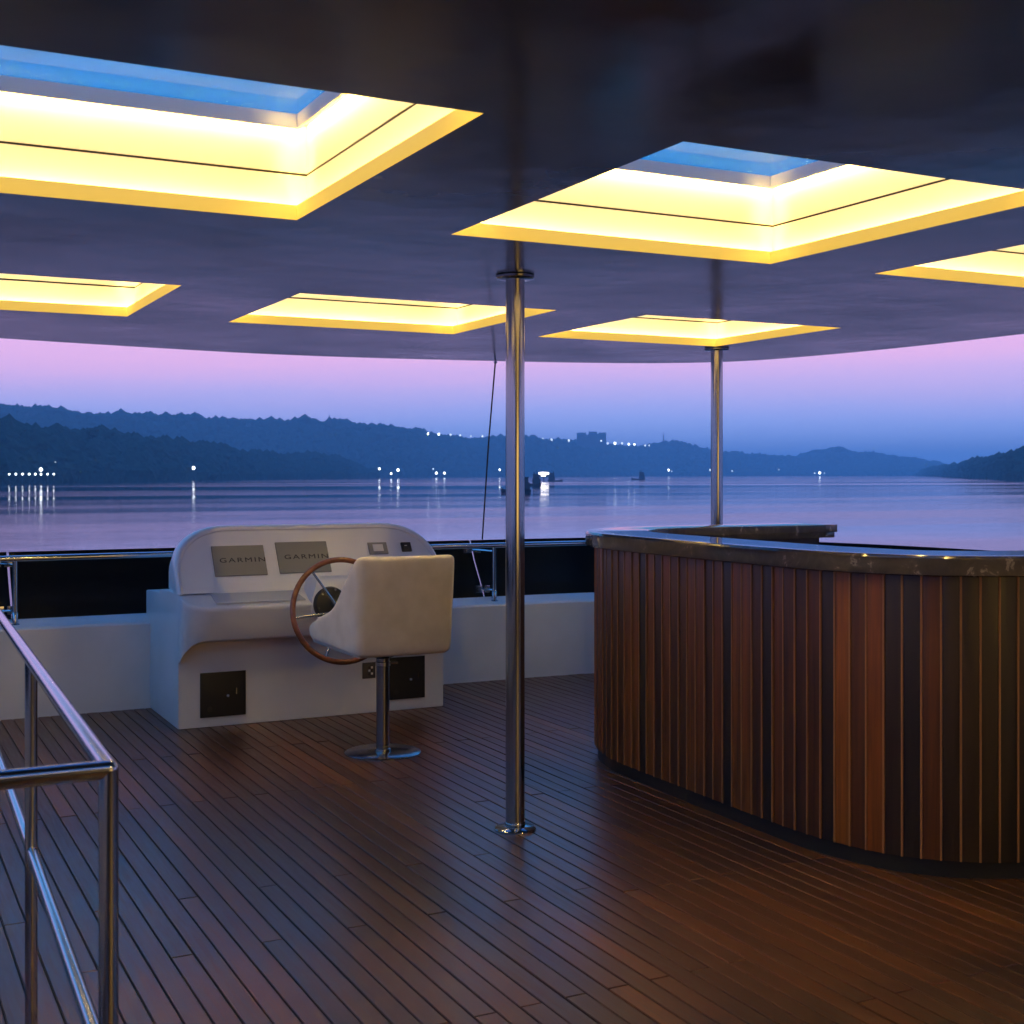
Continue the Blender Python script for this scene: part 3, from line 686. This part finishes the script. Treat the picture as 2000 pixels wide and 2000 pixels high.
for x0, x1, z0, z1, ss in ((1.811, 2.112, .827, .990, s1), (2.184, 2.494, .831, 1.003, s2)):
    cu = bpy.data.curves.new('lettering', 'FONT'); cu.body = 'GARMIN'; cu.size = .047; cu.extrude = .0004; cu.offset = 0; cu.align_x = 'CENTER'; cu.align_y = 'CENTER'; cu.space_character = 1.26
    tmp = bpy.data.objects.new('tmp', cu); me = bpy.data.meshes.new_from_object(tmp); bpy.data.objects.remove(tmp)
    me.materials.clear(); me.materials.append(letter)
    M = Matrix((Vector((1, 0, 0)), pu, pn)).transposed().to_4x4(); p = dpt((x0 + x1) / 2 + .018, (z0 + z1) / 2 + .0, .0115)
    me.transform(Matrix.Translation(p - hc.location) @ M @ Matrix.Diagonal((1.28, .86, 1, 1)))
    o = bpy.data.objects.new('lettering', me); C.objects.link(o); o.parent = ss
d_ = dash_panel('display_bezel', screen, 2.752, 2.872, .922, .990, .007)
mb = MB(); mb.obox(dpt(2.780, .938, .0078), (.064, 0, 0), dpt(0, .977) - dpt(0, .938), pn * .002); part(mb, 'display_face', label_m, d_)
k_ = dash_panel('switch_panel', black, 2.962, 3.026, .932, .985, .012, .006)
mb = MB(); mb.obox(dpt(2.982, .962, .0125), (.016, 0, 0), dpt(0, .966) - dpt(0, .962), pn * .001); part(mb, 'switch_mark', label_m, k_)
mb = MB(); mb.obox(dpt(2.976, .940, .0125), (.034, 0, 0), dpt(0, .956) - dpt(0, .940), pn * .004); part(mb, 'rocker_switch', rubber, k_, bevel=.002)
# chart tray inset on the shelf
def shelf_z(y): return .745 - .062 * (7.15 - y) / .195 + .004
mb = MB(); mb.add([(1.765, 6.99, shelf_z(6.99) + .004), (2.27, 6.99, shelf_z(6.99) + .004), (2.24, 7.12, shelf_z(7.12) + .004), (1.765, 7.12, shelf_z(7.12) + .004), (1.765, 6.99, shelf_z(6.99) - .003), (2.27, 6.99, shelf_z(6.99) - .003), (2.24, 7.12, shelf_z(7.12) - .003), (1.765, 7.12, shelf_z(7.12) - .003)],
        [(0, 1, 2, 3), (7, 6, 5, 4), (0, 4, 5, 1), (1, 5, 6, 2), (2, 6, 7, 3), (3, 7, 4, 0)])
part(mb, 'chart_tray', mat('frosted_tray', (.55, .58, .60), .25), hc, bevel=.002)
# raised steering block with the wheel boss
mb = MB(); mb.rings([[(x0, 6.958, .50), (x1, 6.958, .50), (x1, 7.2, .50), (x0, 7.2, .50)] if z is None else [(x0 + i, 6.950 + j, z), (x1 - i, 6.950 + j, z), (x1 - i, 7.24, z), (x0 + i, 7.24, z)] for z, i, j, x0, x1 in
        [(.60, 0, .006, 2.29, 2.74), (.70, .004, .006, 2.29, 2.74), (.775, .03, .02, 2.29, 2.74), (.812, .05, .05, 2.29, 2.74)]])
part(mb, 'steering_block', gel, hc, bevel=.016)
hubc = Vector((2.400, 6.948, .672)); wn_ = Vector((0, -1, .20)).normalized()
mb = MB(); mb.tube([hubc + Vector((0, .012, 0)), hubc, hubc + wn_ * .03, hubc + wn_ * .045], [.098, .098, .09, .03], 36); part(mb, 'helm_boss', black, hc, smooth=True)
for k in range(6):
    a = k * PI / 3 + .3; p = hubc + Vector((math.cos(a) * .078, 0, math.sin(a) * .078)) + wn_ * .032
    mb = MB(); mb.tube([p, p + wn_ * .005], .006, 8); part(mb, 'boss_bolt', railsteel, hc)
def door(x0, x1, z0, z1, kx):
    mb = MB(); mb.box(x0, x1, 7.141, 7.149, z0, z1); d = part(mb, 'access_door', black, hc, bevel=.003)
    mb = MB(); mb.tube([(kx, 7.141, z0 + (z1 - z0) * .46), (kx, 7.134, z0 + (z1 - z0) * .46)], .007, 12); part(mb, 'knob', label_m, d)
    mb = MB(); mb.box(kx + .045, kx + .051, 7.1385, 7.1415, z0 + .12, z0 + .155); part(mb, 'latch', darksteel, d)
    mb = MB(); mb.tube([(x0 + .055, 7.141, z0 + .045), (x0 + .055, 7.1395, z0 + .045)], .015, 16); part(mb, 'round_plug', rubber, d)
door(1.714, 1.970, .055, .303, 1.868); door(2.820, 3.060, .066, .316, 2.968)
mb = MB(); mb.box(2.665, 2.745, 7.142, 7.149, .204, .298); so = part(mb, 'socket_plate', mat('socket_grey', (.06, .058, .055), .4), hc, bevel=.003)
for q in range(2):
    for w_ in range(3): mb = MB(); mb.box(2.700 + q * .016, 2.712 + q * .016, 7.140, 7.143, .226 + w_ * .018, .238 + w_ * .018); part(mb, 'socket_switch', label_m if (q + w_) % 2 else darksteel, so)

# steering wheel
wc = Vector((2.400, 6.75, .654))
sw = empty('steering_wheel', 'large wooden rimmed steering wheel with thin steel spokes', 'steering wheel', tuple(wc))
wx = Vector((1, 0, 0)); wy = Vector((0, .19, 1)).normalized(); wz = wx.cross(wy)
RM = .281; rp_ = [wc + (wx * math.cos(2 * PI * k / 72) + wy * math.sin(2 * PI * k / 72)) * RM for k in range(72)]
mb = MB(); rs = []
for k, p in enumerate(rp_):
    u = (p - wc).normalized(); rs.append([p + (u * math.cos(2 * PI * j / 14) + wz * math.sin(2 * PI * j / 14)) * .0155 for j in range(14)])
rs.append(rs[0]); mb.rings(rs, cap=False); part(mb, 'rim', wheelwood, sw, smooth=True, angle=2)
for k in range(6):
    a = math.radians(126 + 60 * k); d = wx * math.cos(a) + wy * math.sin(a)
    mb = MB(); mb.tube([wc - wz * .02 + d * .03 if 0 else wc + d * .035 - wn_ * .03, wc + d * .15 - wn_ * .012, wc + d * (RM - .01)], .0062, 10); part(mb, 'spoke', railsteel, sw, smooth=True)
mb = MB(); mb.tube([wc + wn_ * .012, wc + wn_ * .004, wc - wn_ * .045, wc - wn_ * .05], [.02, .042, .042, .03], 24); part(mb, 'hub', railsteel, sw, smooth=True)
mb = MB(); mb.tube([wc - wn_ * .045, hubc + wn_ * .04], .018, 16); part(mb, 'shaft', railsteel, sw, smooth=True)

# ------------------------------------------------------------------ helm chair
ch = empty('helm_chair', 'cream upholstered helm chair with its back turned, on a steel pedestal', 'chair', (2.385, 6.104, 0))
prof_t = [(5.84, 1.005), (5.87, .975), (5.95, .905), (6.03, .825), (6.11, .765), (6.2, .718), (6.32, .682), (6.44, .648), (6.54, .612)]
def side_top(y): return interp([(5.80, 1.008)] + prof_t, y)
CL, CR_, CB, CF = 2.128, 2.648, 5.80, 6.56
pl = []
def arc(cx, cy, r, a0, a1, n): return [(cx + r * math.cos(math.radians(a0 + (a1 - a0) * k / n)), cy + r * math.sin(math.radians(a0 + (a1 - a0) * k / n))) for k in range(n + 1)]
rb = .055
left = [(CL + .07, CF), (CL + .035, CF - .004), (CL + .010, CF - .03)] + [(CL, y) for y in (6.49, 6.42, 6.34, 6.26, 6.18, 6.10, 6.04, 5.98, 5.92, 5.88)]
pl = left + arc(CL + rb, CB + rb, rb, 180, 270, 5)[1:]
mid = [(CL + rb + (CR_ - CL - 2 * rb) * k / 10, CB - .012 * math.sin(PI * k / 10)) for k in range(1, 10)]
right = [(CL + CR_ - x, y) for x, y in reversed(pl)]
full = [Vector((x, y, 0)) for x, y in pl + mid + right]
TH = .062; rs = []
for i, p in enumerate(full):
    t = (full[min(i + 1, len(full) - 1)] - full[max(i - 1, 0)]).normalized(); nin = Vector((-t.y, t.x, 0))
    zt = side_top(p.y) - .010 * 0; zb = .535 - .012 * math.sin(PI * i / (len(full) - 1)) + (.03 if p.y > 6.53 else 0)
    H = zt - zb
    sec = [(.020, 0), (.006, .012), (0, .05), (.000, .35), (.0, .7), (.0, H - .03) if 0 else (.0, .9), (.006, None), (.020, None), (.042, None), (.056, None), (TH, .9), (TH, .3), (TH, .06), (.045, 0)]
    rr = []
    zs = [zb, zb + .010, zb + .03, zb + H * .35, zb + H * .7, zt - .022, zt - .008, zt, zt, zt - .008, zt - .024, zb + H * .5, zb + .05, zb]
    os_ = [.022, .006, 0, 0, 0, 0, .006, .020, .042, .056, TH, TH, TH, .045]
    for o_, z_ in zip(os_, zs):
        k = (z_ - .53) / .48; cx = 2.388
        q = p + nin * o_; spread = 1 + .035 * (k - .6) if p.y < 6.2 else 1
        lean = -.035 * k * max(0, (6.1 - p.y) / .3)
        rr.append(Vector((cx + (q.x - cx) * spread, q.y + lean, z_)))
    rs.append(rr)
mb = MB(); mb.rings(rs); sh = part(mb, 'shell', fabric, ch, smooth=True, angle=1.2)
sh.modifiers.new('sub', 'SUBSURF').levels = 1; sh.modifiers['sub'].render_levels = 2
mb = MB(); mb.box(CL + .05, CR_ - .05, CB + .05, CF - .01, .545, .655); part(mb, 'seat_cushion', fabric, ch, bevel=.03)
mb = MB(); mb.box(CL + .03, CR_ - .03, CB + .04, CF - .03, .520, .548); part(mb, 'underside', fabric, ch, bevel=.008)
mb = MB(); mb.tube([(2.385, 6.104, .008), (2.385, 6.104, .50)], .0335, 32); part(mb, 'pedestal', darksteel, ch, smooth=True)
mb = MB(); mb.lathe((2.385, 6.104, .435), [(.034, 0), (.038, .003), (.038, .022), (.034, .025)], 28); part(mb, 'collar', railsteel, ch, smooth=True)
mb = MB(); mb.lathe((2.385, 6.104, .505), [(.034, -.03), (.10, 0), (.10, .017)], 28); part(mb, 'seat_mount', darksteel, ch, smooth=True)
mb = MB(); mb.tube([(2.42, 6.10, .45), (2.46, 6.085, .45)], .006, 8); part(mb, 'height_lever', railsteel, ch)
mb = MB(); mb.lathe((2.385, 6.104, -.0005), [(.192, 0), (.192, .004), (.186, .008), (.05, .011)], 56); part(mb, 'base_plate', darksteel, ch, smooth=True)
mb = MB(); mb.lathe((2.385, 6.104, .010), [(.0345, 0), (.041, .002), (.041, .012), (.0345, .015)], 32); part(mb, 'base_ring', railsteel, ch, smooth=True)
mb = MB(); mb.tube([(2.655, 6.10, .505), (2.70, 6.10, .52), (2.715, 6.10, .60)], [.009, .011, .014], 10); part(mb, 'recline_lever', rubber, ch, smooth=True)

# ------------------------------------------------------------------ bar
bar = empty('bar_counter', 'curved bar clad in dark vertical wood slats under a brown marble top', 'bar', (3.6, 4.5, 0))
bp = cr([(7.0, 3.06, 0), (5.6, 3.06, 0), (4.7, 3.065, 0), (4.05, 3.10, 0), (3.80, 3.135, 0), (3.60, 3.192, 0), (3.45, 3.27, 0), (3.32, 3.39, 0), (3.23, 3.56, 0), (3.182, 3.78, 0), (3.172, 4.05, 0), (3.178, 4.6, 0), (3.19, 5.12, 0), (3.22, 5.32, 0), (3.29, 5.52, 0), (3.42, 5.70, 0), (3.62, 5.83, 0), (3.95, 5.88, 0), (4.4, 5.88, 0), (4.83, 5.88, 0)], 10)
# direction runs right-front -> left -> back, so the inside lies to the right: use negative offsets for inboard
fine = resample(bp, .02)
SP = .0645; st = resample(bp, SP)
INN = 1                                   # offset() left-of-direction is outboard here
test = offset(fine, .1)
sgn = 1 if (test[len(test) // 2] - Vector((4.4, 4.5, 0))).length > (fine[len(fine) // 2] - Vector((4.4, 4.5, 0))).length else -1
def off(pts, d): return offset(pts, d * sgn)   # positive = outward
ZS0, ZS1 = .060, 1.049
BOARDS = 'DDDDDMDDAMBDMMMADMAADAMAAMMAMADAAMMMMAMAMDAMMAMADMAMAMM'   # dark, middling, amber and bright boards, in order from the right
SLM = {'D': slatdark, 'M': slatmid, 'A': slatwood, 'B': slatamber}
ns = 0
zgr = None
for i in range(len(st) - 1):
    a, b = st[i], st[i + 1]
    t = (b - a).normalized(); nrm = Vector((t.y, -t.x, 0)); 
    if nrm.dot(a - Vector((4.4, 4.5, 0))) < 0: nrm = -nrm
    if nrm.y > .5 and a.x > 3.7 and a.y > 5: pass
    wdt = (b - a).length; tw = R.uniform(-.03, .03)
    tt = (t + nrm * tw).normalized()
    mb = MB(); p0 = a + t * .0036 - nrm * .004
    mb.obox(Vector((0, 0, 0)), tt * (wdt - .0072), nrm * .012, Vector((0, 0, ZS1 - ZS0)))
    kd = BOARDS[(i - 52) % len(BOARDS)] if i >= 52 else 'DDM'[i % 3]; o = mb.build('slat', SLM[kd], bar, bevel=.0012); o.location = Vector((p0.x, p0.y, ZS0)) - bar.location; ns += 1
    mb = MB(); mb.obox(Vector((0, 0, 0)), t * .0068, nrm * .0125, Vector((0, 0, ZS1 - ZS0)))
    p1 = a - t * .0034 - nrm * .001 + nrm * 0; o = mb.build('strip', stripwood, bar); o.location = Vector((p1.x, p1.y, ZS0)) - bar.location
def ribbon(o0, o1, z0, z1, name, m, bevel=0, pth=None, ends=True):
    pth = pth or fine; A = off(pth, o0); B = off(pth, o1); mb = MB()
    mb.rings([[Vector((p.x, p.y, z0)), Vector((p.x, p.y, z1)), Vector((q.x, q.y, z1)), Vector((q.x, q.y, z0))] for p, q in zip(A, B)])
    return part(mb, name, m, bar, smooth=True, angle=.6, bevel=0)
ribbon(-.006, -.030, .0, ZS1 + .001, 'backing_wall', black)
ribbon(-.035, -.05, .0, .058, 'toe_kick', black)
ribbon(-.19, -.205, .0, ZS1 + .001, 'inner_wall', mat('bar_inner_wood', (.028, .018, .012), .5))
mb = MB()  # marble top with an eased edge
A = [(.070, .006), (.074, .012), (.074, .052), (.070, .060), (.064, .064)]
topz = 1.049
po = []
fin2 = fine
ro = [off(fin2, d) for d in (.046, .054, .056, .056, .052, .046)]
zo = (.0, .004, .012, .062, .069, .0725)
ri = [off(fin2, d) for d in (-.250, -.257, -.258, -.256, -.250)]
zi = (.0725, .069, .030, .028, .0)
rs = []
for i in range(len(fin2)):
    rs.append([Vector((ro[k][i].x, ro[k][i].y, topz + zo[k])) for k in range(6)] + [Vector((ri[k][i].x, ri[k][i].y, topz + zi[k])) for k in range(5)])
mb.rings(rs); part(mb, 'marble_top', marble, bar, smooth=True, angle=.5)
# end of the far leg: slab overhang and closing panel
e_ = fine[-1]
mb = MB(); mb.box(e_.x, e_.x + .065, e_.y - .258, e_.y + .056, topz + .0, topz + .03); mb.box(e_.x, e_.x + .085, e_.y - .258, e_.y + .056, topz + .030, topz + .0725); part(mb, 'marble_end', marble, bar, bevel=.003)
mb = MB(); mb.box(e_.x - .014, e_.x - .002, e_.y - .205, e_.y - .03, 0, ZS1); part(mb, 'end_panel', slatwood, bar)
print('SLATS', ns)

# ------------------------------------------------------------------ foreground rail
RZ, MZ, RR = .94, .467, .0152
dv = Vector((.0298, 1, 0)).normalized()
c0 = Vector((.357, 2.084, 0))
fr = empty('corner_railing', 'polished steel corner railing in the left foreground', 'railing', (.357, 2.084, 0))
lv = Vector((-1, .012, 0)).normalized()
def zz(p, z): return Vector((p.x, p.y, z))
def tube_part(name, pts, r=RR): mb = MB(); mb.tube(pts, r, 24); return part(mb, name, railsteel, fr, smooth=True)
tube_part('top_rail', [zz(c0, RZ), zz(c0 + dv * 3.2, RZ)]); tube_part('top_rail', [zz(c0, RZ), zz(c0 + lv * 1.2, RZ)])
mb = MB(); mb.add([tuple(zz(c0, RZ) + v * RR * 1.02) for v in ICO_V], ICO_F); part(mb, 'corner_elbow', railsteel, fr, smooth=True, angle=3)
for q in (c0, c0 + dv * 1.31, c0 + dv * 3.2, c0 + lv * 1.2):
    tube_part('post', [zz(q, .004), zz(q, RZ)])
    mb = MB(); mb.lathe((q.x, q.y, -.0005), [(.042, 0), (.042, .004), (.018, .010), (.0155, .018)], 24); part(mb, 'post_flange', railsteel, fr, smooth=True)
tube_part('mid_rail', [zz(c0, MZ), zz(c0 + dv * 3.2, MZ)], .0135); tube_part('mid_rail', [zz(c0, MZ), zz(c0 + lv * 1.2, MZ)], .0135)

# dark saloon bulkhead aft of the viewer, closing the deck
mb = MB(); mb.box(-1.15, 5.9, -3.0, -2.9, -.001, CZ + .002); mb.build('aft_bulkhead', mat('bulkhead_grey', (.06, .06, .065), .4)); tag(bpy.data.objects['aft_bulkhead'], 'dark cabin wall behind the viewer', 'wall')

sd = empty('saloon_door', 'warmly lit glazed saloon doors behind the viewer', 'door', (2.4, -2.89, 0))
lit = mat('lit_saloon_glass', (0, 0, 0), .5, emit=(1.0, .60, .19), es=2.1)
frm = mat('door_frame', (.25, .25, .25), .3, 1)
for x0 in (1.35, 2.42, 3.49):
    mb = MB(); mb.box(x0, x0 + 1.03, -2.899, -2.885, .75, 1.98); part(mb, 'lit_pane', lit, sd)
    mb = MB(); mb.box(x0, x0 + 1.03, -2.899, -2.87, .02, .74); part(mb, 'lower_panel', frm, sd, bevel=.004)
for x0 in (1.315, 2.385, 3.455, 4.525):
    mb = MB(); mb.box(x0, x0 + .03, -2.899, -2.86, .0, 2.02); part(mb, 'frame', frm, sd, bevel=.003)
# ------------------------------------------------------------------ haze
HZ = 1
if HZ:
    hm = bpy.data.materials.new('evening_haze'); hm.use_nodes = True; hn = hm.node_tree; hn.nodes.clear()
    ho = hn.nodes.new('ShaderNodeOutputMaterial'); hv = hn.nodes.new('ShaderNodeVolumePrincipled')
    hv.inputs['Color'].default_value = (.54, .79, 1.0, 1); hv.inputs['Density'].default_value = .00024; hv.inputs['Anisotropy'].default_value = 0.0
    hn.links.new(hv.outputs[0], ho.inputs['Volume'])
    mb = MB(); mb.box(-9100, 9100, -9100, 9100, WZ - 1.9, 185)
    tag(mb.build('haze', hm), 'thin blue evening haze over the river', kind='stuff')
